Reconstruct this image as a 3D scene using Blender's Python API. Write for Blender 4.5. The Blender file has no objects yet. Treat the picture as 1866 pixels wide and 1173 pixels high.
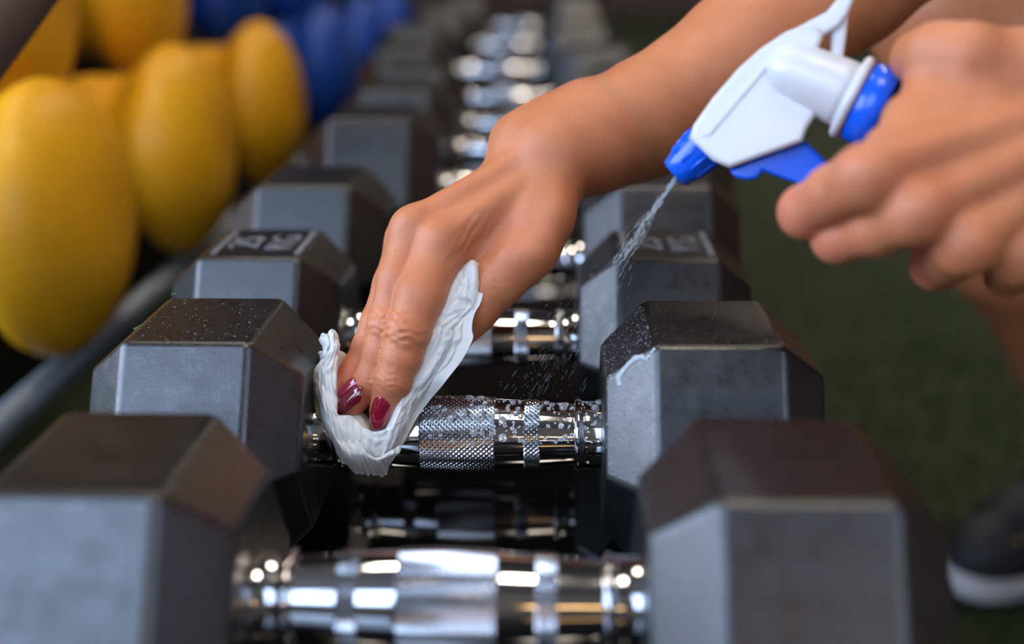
import bpy, bmesh, math, random
import numpy as np
from mathutils import Vector, Matrix

random.seed(7)
RNG = np.random.default_rng(11)
scene = bpy.context.scene
COL = scene.collection
PI = math.pi

# ------------------------------------------------------------------ camera
W, H, F = 1866, 1173, 2050.0
CP = np.array([0.0421, -0.4600, 0.2077])
_p, _y, _r = math.radians(18.588), math.radians(-2.269), math.radians(-0.375)
FW = np.array([math.sin(_y) * math.cos(_p), math.cos(_y) * math.cos(_p), -math.sin(_p)])
RT = np.array([math.cos(_y), -math.sin(_y), 0.0])
UP = np.cross(RT, FW)
RT, UP = math.cos(_r) * RT + math.sin(_r) * UP, math.cos(_r) * UP - math.sin(_r) * RT

def at(px, py, dep):
    """world point seen at a pixel of the photograph, at a given distance along the view axis"""
    return CP + dep * (FW + (px - W / 2) / F * RT - (py - H / 2) / F * UP)

cam_d = bpy.data.cameras.new('camera')
cam = bpy.data.objects.new('camera', cam_d)
COL.objects.link(cam)
M = Matrix.Identity(4)
for i in range(3):
    M[i][0], M[i][1], M[i][2], M[i][3] = RT[i], UP[i], -FW[i], CP[i]
cam.matrix_world = M
cam_d.sensor_fit = 'HORIZONTAL'
cam_d.sensor_width = 36.0
cam_d.lens = F / W * 36.0
cam_d.clip_start = 0.02
cam_d.dof.use_dof = True
cam_d.dof.focus_distance = 0.492
cam_d.dof.aperture_fstop = 2.9
scene.camera = cam

# ------------------------------------------------------------------ world, exposure
wd = bpy.data.worlds.new('world')
scene.world = wd
wd.use_nodes = True
wd.node_tree.nodes['Background'].inputs[0].default_value = (0.55, 0.62, 0.72, 1)
wd.node_tree.nodes['Background'].inputs[1].default_value = 0.3
scene.view_settings.view_transform = 'Standard'
scene.view_settings.look = 'None'
scene.view_settings.gamma = 1.0
scene.view_settings.exposure = -0.10
scene.view_settings.use_curve_mapping = False
WINDOW_LEFT, WINDOW_BACK, LAMP_CEIL, LAMP_WARM = 10.8, 6.8, 30.0, 15.0

# ------------------------------------------------------------------ materials
def new_mat(name):
    m = bpy.data.materials.new(name)
    m.use_nodes = True
    return m, m.node_tree, m.node_tree.nodes['Principled BSDF']

def N(t, typ, **kw):
    n = t.nodes.new(typ)
    for k, v in kw.items():
        if k in n.inputs:
            n.inputs[k].default_value = v
        else:
            setattr(n, k, v)
    return n

def plain(name, col, rough=0.5, metal=0.0, noise=0.0, nscale=60, bump=0.0, bscale=400, coat=0.0, **extra):
    m, t, b = new_mat(name)
    b.inputs['Base Color'].default_value = (*col, 1)
    b.inputs['Roughness'].default_value = rough
    b.inputs['Metallic'].default_value = metal
    b.inputs['Coat Weight'].default_value = coat
    for k, v in extra.items():
        b.inputs[k.replace('_', ' ')].default_value = v
    tc = N(t, 'ShaderNodeTexCoord')
    if noise:
        n = N(t, 'ShaderNodeTexNoise', Scale=nscale, Detail=6.0, Roughness=0.65)
        t.links.new(tc.outputs['Object'], n.inputs['Vector'])
        r = N(t, 'ShaderNodeValToRGB')
        r.color_ramp.elements[0].position = 0.3
        r.color_ramp.elements[1].position = 0.72
        r.color_ramp.elements[0].color = (*[c * (1 - noise) for c in col], 1)
        r.color_ramp.elements[1].color = (*[min(1, c * (1 + noise)) for c in col], 1)
        t.links.new(n.outputs['Fac'], r.inputs['Fac'])
        t.links.new(r.outputs['Color'], b.inputs['Base Color'])
    if bump:
        n2 = N(t, 'ShaderNodeTexNoise', Scale=bscale, Detail=4.0)
        t.links.new(tc.outputs['Object'], n2.inputs['Vector'])
        bp = N(t, 'ShaderNodeBump', Strength=bump, Distance=0.001)
        t.links.new(n2.outputs['Fac'], bp.inputs['Height'])
        t.links.new(bp.outputs['Normal'], b.inputs['Normal'])
    return m

def emit_mat(name, col, s):
    m, t, b = new_mat(name)
    b.inputs['Base Color'].default_value = (*col, 1)
    b.inputs['Emission Color'].default_value = (*col, 1)
    b.inputs['Emission Strength'].default_value = s
    return m

def rubber_mat():
    m, t, b = new_mat('black_rubber')
    tc = N(t, 'ShaderNodeTexCoord')
    n = N(t, 'ShaderNodeTexNoise', Scale=28.0, Detail=8.0, Roughness=0.7)
    t.links.new(tc.outputs['Object'], n.inputs['Vector'])
    r = N(t, 'ShaderNodeValToRGB')
    r.color_ramp.elements[0].position = 0.35; r.color_ramp.elements[0].color = (.0035, .0037, .0042, 1)
    r.color_ramp.elements[1].position = 0.75; r.color_ramp.elements[1].color = (.0095, .0095, .0100, 1)
    t.links.new(n.outputs['Fac'], r.inputs['Fac'])
    sp = N(t, 'ShaderNodeTexNoise', Scale=900.0, Detail=2.0)
    t.links.new(tc.outputs['Object'], sp.inputs['Vector'])
    sr = N(t, 'ShaderNodeValToRGB')
    sr.color_ramp.elements[0].position = 0.70; sr.color_ramp.elements[0].color = (0, 0, 0, 1)
    sr.color_ramp.elements[1].position = 0.80; sr.color_ramp.elements[1].color = (1, 1, 1, 1)
    t.links.new(sp.outputs['Fac'], sr.inputs['Fac'])
    mx = N(t, 'ShaderNodeMix', data_type='RGBA')
    t.links.new(sr.outputs['Color'], mx.inputs[0])
    t.links.new(r.outputs['Color'], mx.inputs[6])
    mx.inputs[7].default_value = (.05, .05, .05, 1)
    t.links.new(mx.outputs[2], b.inputs['Base Color'])
    rr = N(t, 'ShaderNodeMapRange')
    rr.inputs['From Min'].default_value = 0.32; rr.inputs['From Max'].default_value = 0.68
    rr.inputs['To Min'].default_value = 0.24; rr.inputs['To Max'].default_value = 0.44
    n3 = N(t, 'ShaderNodeTexNoise', Scale=95.0, Detail=9.0, Roughness=0.75)
    t.links.new(tc.outputs['Object'], n3.inputs['Vector'])
    t.links.new(n3.outputs['Fac'], rr.inputs['Value'])
    t.links.new(rr.outputs['Result'], b.inputs['Roughness'])
    b.inputs['Specular IOR Level'].default_value = 1.0
    bn = N(t, 'ShaderNodeTexNoise', Scale=1400.0, Detail=3.0)
    t.links.new(tc.outputs['Object'], bn.inputs['Vector'])
    bp = N(t, 'ShaderNodeBump', Strength=0.35, Distance=0.0004)
    t.links.new(bn.outputs['Fac'], bp.inputs['Height'])
    t.links.new(bp.outputs['Normal'], b.inputs['Normal'])
    return m

def skin_mat():
    m, t, b = new_mat('skin')
    tc = N(t, 'ShaderNodeTexCoord')
    n = N(t, 'ShaderNodeTexNoise', Scale=45.0, Detail=6.0, Roughness=0.6)
    t.links.new(tc.outputs['Object'], n.inputs['Vector'])
    r = N(t, 'ShaderNodeValToRGB')
    r.color_ramp.elements[0].position = 0.30; r.color_ramp.elements[0].color = (.49, .160, .063, 1)
    r.color_ramp.elements[1].position = 0.72; r.color_ramp.elements[1].color = (.60, .220, .095, 1)
    t.links.new(n.outputs['Fac'], r.inputs['Fac'])
    a = N(t, 'ShaderNodeVertexColor', layer_name='flush')
    mx = N(t, 'ShaderNodeMix', data_type='RGBA')
    t.links.new(a.outputs['Color'], mx.inputs[0])
    t.links.new(r.outputs['Color'], mx.inputs[6])
    mx.inputs[7].default_value = (.62, .175, .105, 1)
    t.links.new(mx.outputs[2], b.inputs['Base Color'])
    b.inputs['Subsurface Weight'].default_value = 0.35
    b.inputs['Subsurface Radius'].default_value = (1.0, 0.35, 0.18)
    b.inputs['Subsurface Scale'].default_value = 0.0025
    b.inputs['Specular IOR Level'].default_value = 0.45
    rn = N(t, 'ShaderNodeTexNoise', Scale=260.0, Detail=3.0)
    t.links.new(tc.outputs['Object'], rn.inputs['Vector'])
    rr = N(t, 'ShaderNodeMapRange')
    rr.inputs['To Min'].default_value = 0.28; rr.inputs['To Max'].default_value = 0.58
    t.links.new(rn.outputs['Fac'], rr.inputs['Value'])
    t.links.new(rr.outputs['Result'], b.inputs['Roughness'])
    v = N(t, 'ShaderNodeTexVoronoi', Scale=1100.0, feature='DISTANCE_TO_EDGE')
    nz = N(t, 'ShaderNodeTexNoise', Scale=130.0, Detail=5.0)
    t.links.new(tc.outputs['Object'], nz.inputs['Vector'])
    mp = N(t, 'ShaderNodeMapping')
    mp.inputs['Scale'].default_value = (1.0, 0.7, 1.0)
    t.links.new(tc.outputs['Object'], mp.inputs['Vector'])
    t.links.new(mp.outputs['Vector'], v.inputs['Vector'])
    ad = N(t, 'ShaderNodeMath', operation='MULTIPLY_ADD')
    ad.inputs[1].default_value = 1.1
    t.links.new(v.outputs['Distance'], ad.inputs[0])
    t.links.new(nz.outputs['Fac'], ad.inputs[2])
    bp = N(t, 'ShaderNodeBump', Strength=0.4, Distance=0.0006)
    t.links.new(ad.outputs['Value'], bp.inputs['Height'])
    t.links.new(bp.outputs['Normal'], b.inputs['Normal'])
    return m

MT = {}
MT['rubber'] = rubber_mat()
MT['skin'] = skin_mat()
MT['chrome'] = plain('chrome', (.60, .60, .61), 0.07, 1.0)
MT['knurl'] = plain('knurled_chrome', (.50, .51, .53), 0.16, 1.0)
MT['shelf'] = plain('black_gloss_shelf', (.004, .004, .0045), 0.035, 0.0, Specular_IOR_Level=.6)
MT['black_metal'] = plain('black_metal', (.018, .018, .02), 0.45, bump=.1)
MT['grey_metal'] = plain('grey_metal', (.22, .25, .29), 0.4, 0.6, noise=.2)
MT['black_gloss'] = plain('black_enamel', (.012, .012, .013), 0.25)
MT['yellow'] = plain('yellow_vinyl', (.92, .44, .008), 0.42, noise=.1, nscale=9)
MT['blue_vinyl'] = plain('blue_vinyl', (.012, .075, .42), 0.42, noise=.15, nscale=9)
MT['taupe'] = plain('taupe_paint', (.17, .11, .085), 0.5, noise=.1)
MT['white_plastic'] = plain('white_plastic', (.62, .62, .62), 0.3, Subsurface_Weight=.1, Subsurface_Scale=.003)
MT['blue_plastic'] = plain('blue_plastic', (.004, .10, .72), 0.22)
MT['bottle'] = plain('smoky_bottle', (.16, .15, .17), 0.15, Transmission_Weight=.5)
MT['turf'] = plain('turf', (.026, .037, .010), 0.9, noise=.55, nscale=160, bump=.6, bscale=300)
MT['blade'] = plain('turf_blade', (.021, .040, .010), 0.6, noise=.4, nscale=40)
MT['paint'] = plain('wall_paint', (.16, .145, .13), 0.8, noise=.06, nscale=3)
MT['wood'] = plain('brown_panelling', (.24, .115, .065), 0.6, noise=.2, nscale=4)
MT['dark_paint'] = plain('dark_brown_wall', (.095, .055, .040), 0.8, noise=.1, nscale=3)
MT['ceiling'] = plain('ceiling_paint', (.10, .085, .07), 0.9, noise=.05, nscale=2)
MT['frame'] = plain('window_frame', (.06, .06, .065), 0.5)
MT['nail'] = plain('crimson_varnish', (.26, .006, .028), 0.12, coat=1.0)
MT['nail_dark'] = plain('burgundy_varnish', (.15, .004, .018), 0.12, coat=1.0)
MT['shoe'] = plain('black_knit', (.030, .034, .040), 0.6, noise=.3, nscale=300, bump=.5, bscale=700)
MT['sole'] = plain('white_foam', (.72, .75, .80), 0.55, noise=.06, nscale=40, bump=.3, bscale=200)
MT['gold'] = plain('gold_eyelet', (.42, .30, .10), 0.35, 0.7)
MT['red'] = plain('red_tag', (.55, .012, .025), 0.5)
MT['fabric'] = plain('black_jersey', (.02, .02, .023), 0.8, bump=.3, bscale=500)
MT['hair'] = plain('dark_hair', (.02, .012, .008), 0.45, bump=.5, bscale=200)
MT['print'] = plain('grey_print', (.20, .20, .21), 0.5, noise=.25, nscale=200)
MT['green_bit'] = plain('green_fibre', (.12, .26, .08), 0.7)
MT['window_cool'] = emit_mat('daylight_pane', (.62, .75, 1.0), WINDOW_LEFT)
MT['window_back'] = emit_mat('daylight_pane_back', (.53, .70, 1.0), WINDOW_BACK)
MT['lamp'] = emit_mat('ceiling_fill_diffuser', (1.0, .86, .70), LAMP_CEIL)
MT['warm_lamp'] = emit_mat('warm_lamp_tube', (1.0, .60, .24), LAMP_WARM)

def water_mat():
    m, t, b = new_mat('water')
    b.inputs['Base Color'].default_value = (.97, .985, 1, 1)
    b.inputs['Roughness'].default_value = 0.02
    b.inputs['IOR'].default_value = 1.33
    b.inputs['Transmission Weight'].default_value = 0.8
    return m
def foam_mat(name, alpha, col=(.80, .86, .89)):
    m, t, b = new_mat(name)
    b.inputs['Base Color'].default_value = (*col, 1)
    b.inputs['Roughness'].default_value = 0.15
    b.inputs['Transmission Weight'].default_value = 0.35
    b.inputs['IOR'].default_value = 1.33
    b.inputs['Alpha'].default_value = alpha
    tc = N(t, 'ShaderNodeTexCoord')
    v = N(t, 'ShaderNodeTexVoronoi', Scale=1200.0)
    t.links.new(tc.outputs['Object'], v.inputs['Vector'])
    bp = N(t, 'ShaderNodeBump', Strength=0.5, Distance=0.0004)
    t.links.new(v.outputs['Distance'], bp.inputs['Height'])
    t.links.new(bp.outputs['Normal'], b.inputs['Normal'])
    return m
MT['water'] = water_mat()
MT['foam'] = foam_mat('soap_foam', 0.85, (.60, .68, .71))
MT['spray'] = foam_mat('spray_water', 0.36, (.72, .80, .83))

def paper_mat():
    m, t, b = new_mat('paper_wipe')
    tc = N(t, 'ShaderNodeTexCoord')
    n = N(t, 'ShaderNodeTexNoise', Scale=55.0, Detail=6.0, Roughness=0.6)
    t.links.new(tc.outputs['Object'], n.inputs['Vector'])
    r = N(t, 'ShaderNodeValToRGB')
    r.color_ramp.elements[0].position = 0.3; r.color_ramp.elements[0].color = (.70, .69, .64, 1)
    r.color_ramp.elements[1].position = 0.7; r.color_ramp.elements[1].color = (.84, .86, .84, 1)
    t.links.new(n.outputs['Fac'], r.inputs['Fac'])
    t.links.new(r.outputs['Color'], b.inputs['Base Color'])
    b.inputs['Roughness'].default_value = 0.75
    b.inputs['Subsurface Weight'].default_value = 0.3
    b.inputs['Subsurface Radius'].default_value = (1, .9, .8)
    b.inputs['Subsurface Scale'].default_value = 0.002
    n2 = N(t, 'ShaderNodeTexNoise', Scale=420.0, Detail=6.0, Roughness=.7)
    mp = N(t, 'ShaderNodeMapping')
    t.links.new(tc.outputs['Object'], mp.inputs['Vector'])
    t.links.new(mp.outputs['Vector'], n2.inputs['Vector'])
    bp = N(t, 'ShaderNodeBump', Strength=0.35, Distance=0.0006)
    t.links.new(n2.outputs['Fac'], bp.inputs['Height'])
    t.links.new(bp.outputs['Normal'], b.inputs['Normal'])
    return m
MT['paper'] = paper_mat()

# ------------------------------------------------------------------ helpers
def tag(o, label, cat, group=None, kind=None):
    o['label'] = label
    o['category'] = cat
    if group: o['group'] = group
    if kind: o['kind'] = kind
    return o

def empty(name, loc=(0, 0, 0), rz=0.0):
    o = bpy.data.objects.new(name, None)
    o.empty_display_size = 0.02
    COL.objects.link(o)
    o.location = loc
    o.rotation_euler = (0, 0, rz)
    return o

def obj(name, me, mat=None, parent=None, loc=None):
    o = bpy.data.objects.new(name, me)
    COL.objects.link(o)
    if mat is not None and len(me.materials) == 0:
        me.materials.append(MT[mat] if isinstance(mat, str) else mat)
    if parent: o.parent = parent
    if loc is not None: o.location = loc
    return o

def mesh(name, verts, faces, smooth=True):
    me = bpy.data.meshes.new(name)
    me.from_pydata([tuple(map(float, v)) for v in verts], [], [tuple(map(int, f)) for f in faces])
    me.update()
    if smooth:
        me.polygons.foreach_set('use_smooth', np.ones(len(me.polygons), bool))
    return me

def bm_mesh(name, bm, smooth=False):
    bmesh.ops.recalc_face_normals(bm, faces=bm.faces)
    me = bpy.data.meshes.new(name)
    bm.to_mesh(me); bm.free()
    if smooth:
        me.polygons.foreach_set('use_smooth', np.ones(len(me.polygons), bool))
    return me

def bm_box(bm, lo, hi):
    vs = [bm.verts.new((x, y, z)) for x in (lo[0], hi[0]) for y in (lo[1], hi[1]) for z in (lo[2], hi[2])]
    for f in ((0, 1, 3, 2), (4, 6, 7, 5), (0, 4, 5, 1), (2, 3, 7, 6), (0, 2, 6, 4), (1, 5, 7, 3)):
        bm.faces.new([vs[i] for i in f])

def box(name, lo, hi, mat, parent=None, bevel=0.0):
    c = [(a + b) / 2 for a, b in zip(lo, hi)]
    bm = bmesh.new()
    bm_box(bm, [a - k for a, k in zip(lo, c)], [a - k for a, k in zip(hi, c)])
    if bevel:
        bmesh.ops.bevel(bm, geom=bm.edges[:], offset=bevel, segments=2, affect='EDGES')
    return obj(name, bm_mesh(name, bm), mat, parent, c)

def lathe_x(name, prof, n=48, smooth=True, close=True):
    """revolve (x, r) profile about the x axis"""
    vs, fs = [], []
    for x, r in prof:
        for k in range(n):
            a = 2 * PI * k / n
            vs.append((x, r * math.cos(a), r * math.sin(a)))
    for i in range(len(prof) - 1):
        for k in range(n):
            k2 = (k + 1) % n
            fs.append((i * n + k, i * n + k2, (i + 1) * n + k2, (i + 1) * n + k))
    if close:
        fs.append(tuple(range(n - 1, -1, -1)))
        fs.append(tuple((len(prof) - 1) * n + k for k in range(n)))
    me = mesh(name, vs, fs, smooth)
    bm = bmesh.new(); bm.from_mesh(me)
    bmesh.ops.recalc_face_normals(bm, faces=bm.faces)
    bm.to_mesh(me); bm.free()
    return me

def tube(name, pts, rads, n=12, closed_ends=True, flat=None):
    """swept tube through points"""
    P = [Vector(p) for p in pts]
    if not hasattr(rads, '__len__'): rads = [rads] * len(P)
    vs, fs = [], []
    prev = None
    for i, p in enumerate(P):
        d = (P[min(i + 1, len(P) - 1)] - P[max(i - 1, 0)]).normalized()
        if prev is None:
            ref = Vector((0, 0, 1)) if abs(d.z) < .9 else Vector((1, 0, 0))
            u = d.cross(ref).normalized()
        else:
            u = (prev - d * prev.dot(d)).normalized()
        prev = u
        w = d.cross(u)
        for k in range(n):
            a = 2 * PI * k / n
            vs.append(p + (u * math.cos(a) + w * math.sin(a) * (flat or 1.0)) * rads[i])
    for i in range(len(P) - 1):
        for k in range(n):
            k2 = (k + 1) % n
            fs.append((i * n + k, i * n + k2, (i + 1) * n + k2, (i + 1) * n + k))
    if closed_ends:
        fs.append(tuple(range(n - 1, -1, -1)))
        fs.append(tuple((len(P) - 1) * n + k for k in range(n)))
    return mesh(name, vs, fs)

def join_meshes(name, mes):
    vs, fs, off = [], [], 0
    for me in mes:
        vs += [tuple(v.co) for v in me.vertices]
        fs += [tuple(i + off for i in p.vertices) for p in me.polygons]
        off = len(vs)
    return mesh(name, vs, fs)

# ---- signed-distance modelling (smooth unions of tapered capsules -> one continuous surface)
class Grid:
    def __init__(s, lo, hi, h):
        s.lo = np.array(lo, np.float32); s.h = h
        s.n = np.ceil((np.array(hi) - np.array(lo)) / h).astype(int) + 1
        s.ax = [(s.lo[i] + h * np.arange(s.n[i])).astype(np.float32) for i in range(3)]
    def full(s): return np.full(s.n, 1.0, np.float32)
    def sl(s, lo, hi):
        a = np.clip(np.floor((np.array(lo) - s.lo) / s.h).astype(int), 0, s.n)
        b = np.clip(np.ceil((np.array(hi) - s.lo) / s.h).astype(int) + 1, 0, s.n)
        return tuple(slice(int(x), int(max(x, y))) for x, y in zip(a, b))
    def xyz(s, sl):
        return (s.ax[0][sl[0]][:, None, None], s.ax[1][sl[1]][None, :, None], s.ax[2][sl[2]][None, None, :])

def smin(a, b, k):
    h = np.clip(.5 + .5 * (b - a) / k, 0, 1)
    return b * (1 - h) + a * h - k * h * (1 - h)

def capsule(G, a, b, ra, rb, pad):
    a, b = np.array(a, np.float32), np.array(b, np.float32)
    r = max(ra, rb) + pad
    sl = G.sl(np.minimum(a, b) - r, np.maximum(a, b) + r)
    X, Y, Z = G.xyz(sl)
    ba = b - a; L = float(ba @ ba)
    if L < 1e-12:
        t = 0.0
    else:
        t = np.clip(((X - a[0]) * ba[0] + (Y - a[1]) * ba[1] + (Z - a[2]) * ba[2]) / L, 0, 1)
    d = np.sqrt((X - a[0] - t * ba[0]) ** 2 + (Y - a[1] - t * ba[1]) ** 2 + (Z - a[2] - t * ba[2]) ** 2)
    return sl, (d - (ra + t * (rb - ra))).astype(np.float32)

def union(G, prims, k, F0=None):
    Fd = G.full() if F0 is None else F0
    for p in prims:
        a, b, ra, rb = p[:4]
        kk = p[4] if len(p) > 4 else k
        sl, d = capsule(G, a, b, ra, rb, kk * 1.3 + 4 * G.h)
        if d.size: Fd[sl] = smin(Fd[sl], d, kk)
    return Fd

def chain(pts):
    return [(pts[i][0], pts[i + 1][0], pts[i][1], pts[i + 1][1]) for i in range(len(pts) - 1)]

def surface_nets(G, Fd):
    ins = Fd < 0
    c = ins.astype(np.int8)
    s = sum(c[i:c.shape[0] - 1 + i, j:c.shape[1] - 1 + j, k:c.shape[2] - 1 + k] for i in (0, 1) for j in (0, 1) for k in (0, 1))
    cells = np.argwhere((s > 0) & (s < 8))
    idx = np.full(s.shape, -1, np.int32)
    idx[tuple(cells.T)] = np.arange(len(cells))
    off = np.array([(i, j, k) for i in (0, 1) for j in (0, 1) for k in (0, 1)])
    vals = np.stack([Fd[tuple((cells + o).T)] for o in off], 1)
    acc = np.zeros((len(cells), 3)); cnt = np.zeros(len(cells))
    for i in range(8):
        for j in range(i + 1, 8):
            if np.abs(off[i] - off[j]).sum() != 1: continue
            va, vb = vals[:, i], vals[:, j]
            m = (va < 0) != (vb < 0)
            t = np.where(m, va / np.where(m, va - vb, 1), 0)
            p = off[i] + t[:, None] * (off[j] - off[i])
            acc += p * m[:, None]; cnt += m
    V = (cells + acc / cnt[:, None]) * G.h + G.lo
    faces = []
    for axis in range(3):
        a = [slice(None)] * 3; b = [slice(None)] * 3
        a[axis] = slice(0, -1); b[axis] = slice(1, None)
        ch = ins[tuple(a)] != ins[tuple(b)]
        e = np.argwhere(ch)
        u, v = [(1, 2), (2, 0), (0, 1)][axis]
        ok = (e[:, u] > 0) & (e[:, v] > 0) & (e[:, u] < s.shape[u]) & (e[:, v] < s.shape[v])
        e = e[ok]
        fl = ins[tuple(e.T)]
        q = []
        for du, dv in ((-1, -1), (0, -1), (0, 0), (-1, 0)):
            cc = e.copy(); cc[:, u] += du; cc[:, v] += dv
            q.append(idx[tuple(cc.T)])
        q = np.stack(q, 1)
        q[~fl] = q[~fl][:, ::-1]
        faces.append(q[(q >= 0).all(1)])
    return V, np.concatenate(faces)

def relax(V, Fc, it=2, lam=.5):
    for _ in range(it):
        S = np.zeros_like(V); C = np.zeros(len(V))
        for i in range(4):
            a, b = Fc[:, i], Fc[:, (i + 1) % 4]
            np.add.at(S, a, V[b]); np.add.at(C, a, 1)
            np.add.at(S, b, V[a]); np.add.at(C, b, 1)
        V = V + lam * (S / np.maximum(C, 1)[:, None] - V)
    return V

# ------------------------------------------------------------------ the setting
FLOOR = -0.36
def structure(o):
    o['kind'] = 'structure'; return o
X0, X1, Y0, Y1, Z1 = -4.0, 4.5, -3.5, 9.5, 4.2
structure(box('floor', (X0, Y0, FLOOR - .04), (X1, Y1, FLOOR), 'turf'))
structure(box('ceiling', (X0, Y0, Z1), (X1, Y1, Z1 + .05), 'ceiling'))
structure(box('wall_far', (X0, Y1, FLOOR), (X1, Y1 + .1, Z1), 'dark_paint'))
structure(box('wall_right', (X1, Y0, FLOOR), (X1 + .1, Y1, Z1), 'wood'))

def wall_with_window(name, axis, pos, span, wins, zlo, zhi, pane, first):
    """wall in pieces round its window openings, panes with frames and mullions"""
    bm = bmesh.new()
    def seg(a, b, z0, z1):
        if axis == 'x': bm_box(bm, (pos - .1, a, z0), (pos, b, z1))
        else: bm_box(bm, (a, pos - .1, z0), (b, pos, z1))
    cur = span[0]
    for a, b in wins:
        seg(cur, a, FLOOR, Z1); seg(a, b, FLOOR, zlo); seg(a, b, zhi, Z1); cur = b
    seg(cur, span[1], FLOOR, Z1)
    structure(obj(name, bm_mesh(name, bm), 'paint'))
    for i, (a, b) in enumerate(wins):
        nm = 'window_%d' % (first + i)
        w = structure(empty(nm, (pos - .05, (a + b) / 2, zlo) if axis == 'x' else ((a + b) / 2, pos - .05, zlo)))
        def piece(n, u0, u1, z0, z1, d0, d1, mat):
            if axis == 'x': o = box(n, (pos + d0, u0, z0), (pos + d1, u1, z1), mat)
            else: o = box(n, (u0, pos + d0, z0), (u1, pos + d1, z1), mat)
            o.location = Vector(o.location) - Vector(w.location); o.parent = w
        k = max(1, round((b - a) / 1.0)); st = (b - a) / k
        for j in range(k):
            piece('pane', a + j * st + .03, a + (j + 1) * st - .03, zlo + .05, zhi - .05, -.07, -.06, pane)
        for j in range(k + 1):
            piece('mullion', a + j * st - .03, a + j * st + .03, zlo, zhi, -.08, -.01, 'frame')
        piece('rail', a, b, zlo, zlo + .05, -.08, -.01, 'frame')
        piece('rail', a, b, zhi - .05, zhi, -.08, -.01, 'frame')
wall_with_window('wall_left', 'x', X0, (Y0, Y1), [(-3.0, 1.2)], 0.55, 3.4, 'window_cool', 1)
wall_with_window('wall_back', 'y', Y0, (X0, X1), [(-3.6, -0.8), (2.3, 4.2)], 0.85, 3.9, 'window_back', 2)  # right-hand window is an unseen addition, fill light for the spraying hand

# unseen ceiling lamps added to brighten hands and turf: shallow troughs with a diffuser
for i, (x, y, lab) in enumerate([(-1.0, 1.7, 'over the middle of the dumbbell rack'), (.35, -.55, 'over the spraying hand'), (1.25, -.8, 'over the kneeling person'), (1.7, 3.3, 'over the turf beside the rack'), (2.2, 7.0, 'over the far turf')]):
    e = empty('ceiling_fill_lamp', (x, y, Z1 - .06))
    tag(e, 'added long white ceiling lamp ' + lab, 'lamp', 'added ceiling lamps')
    box('lamp_housing', (-.18, -.65, .03), (.18, .65, .06), 'white_plastic', e, .008)
    box('diffuser', (-.15, -.6, .0), (.15, .6, .03), 'lamp', e)
e = empty('wall_lamp', (1.2, Y0 + .02, .95))
tag(e, 'long warm orange tube lamp on the back wall', 'lamp')
box('lamp_housing', (-.9, 0, -.06), (.9, .03, .06), 'black_metal', e, .006)
box('tube', (-.85, .03, -.045), (.85, .06, .045), 'warm_lamp', e, .01)

# turf blades near the shoe, where the pile shows
def turf_blades():
    n = 60000
    x = .75 + RNG.normal(0, .55, n); y = .55 + RNG.normal(0, .75, n)
    ok = (x > .20) & (y > -1.6); x, y = x[ok], y[ok]; n = len(x)
    h = RNG.uniform(.008, .018, n); a = RNG.uniform(0, 2 * PI, n); w = RNG.uniform(.0008, .0016, n)
    lx, ly = RNG.normal(0, .005, n), RNG.normal(0, .005, n)
    z = np.full(n, FLOOR)
    A = np.stack([x - w * np.cos(a), y - w * np.sin(a), z], 1)
    B = np.stack([x + w * np.cos(a), y + w * np.sin(a), z], 1)
    C = np.stack([x + lx, y + ly, z + h], 1)
    V = np.stack([A, B, C], 1).reshape(-1, 3)
    o = obj('turf_pile', mesh('turf_pile', V, np.arange(3 * n).reshape(-1, 3)), 'blade')
    tag(o, 'short green artificial turf pile around the black sneaker', 'turf', kind='stuff')
turf_blades()

# ------------------------------------------------------------------ dumbbell rack: glossy black shelf on legs
R1 = 0.062
SHELF = -R1 * math.cos(PI / 6) - .0005
rack = empty('dumbbell_rack', (0, 1.2, FLOOR))
tag(rack, 'low black rack with a glossy shelf under the hex dumbbells', 'rack')
def rel(o, par):
    o.location = Vector(o.location) - Vector(par.location); o.parent = par; return o
rel(box('shelf', (-.205, -.55, SHELF - .012), (.118, 3.6, SHELF), 'shelf'), rack)
rel(box('edge_rail', (-.235, -.55, SHELF - .03), (-.207, 3.6, SHELF - .001), 'grey_metal', bevel=.004), rack)
for y in (-.45, 1.3, 3.45):
    for x in (-.16, .07):
        rel(box('leg', (x - .025, y - .025, FLOOR), (x + .025, y + .025, SHELF - .0125), 'black_metal', bevel=.003), rack)
    rel(box('cross_bar', (-.134, y - .02, FLOOR + .06), (.044, y + .02, FLOOR + .1), 'black_metal', bevel=.003), rack)

# ------------------------------------------------------------------ hex dumbbells
HXI, HXO, HXE, HXT = .0830, .1350, .0630, .1540    # inner edge, outer edge, inner end, outer end
def head_mesh():
    xs = [(HXE, .0415), (HXI, R1), (HXO, R1), (HXT, .043)]
    xm = (HXE + HXT) / 2
    bm = bmesh.new()
    rings = []
    for x, r in xs:
        rings.append([bm.verts.new((x - xm, r * math.cos(PI / 3 * k), r * math.sin(PI / 3 * k))) for k in range(6)])
    for i in range(3):
        for k in range(6):
            bm.faces.new((rings[i][k], rings[i][(k + 1) % 6], rings[i + 1][(k + 1) % 6], rings[i + 1][k]))
    bm.faces.new(rings[0][::-1]); bm.faces.new(rings[3])
    bmesh.ops.bevel(bm, geom=bm.edges[:], offset=.0022, segments=4, profile=.5, affect='EDGES')
    return bm_mesh('dumbbell_head', bm, True), xm
HEAD, HXM = head_mesh()

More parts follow.
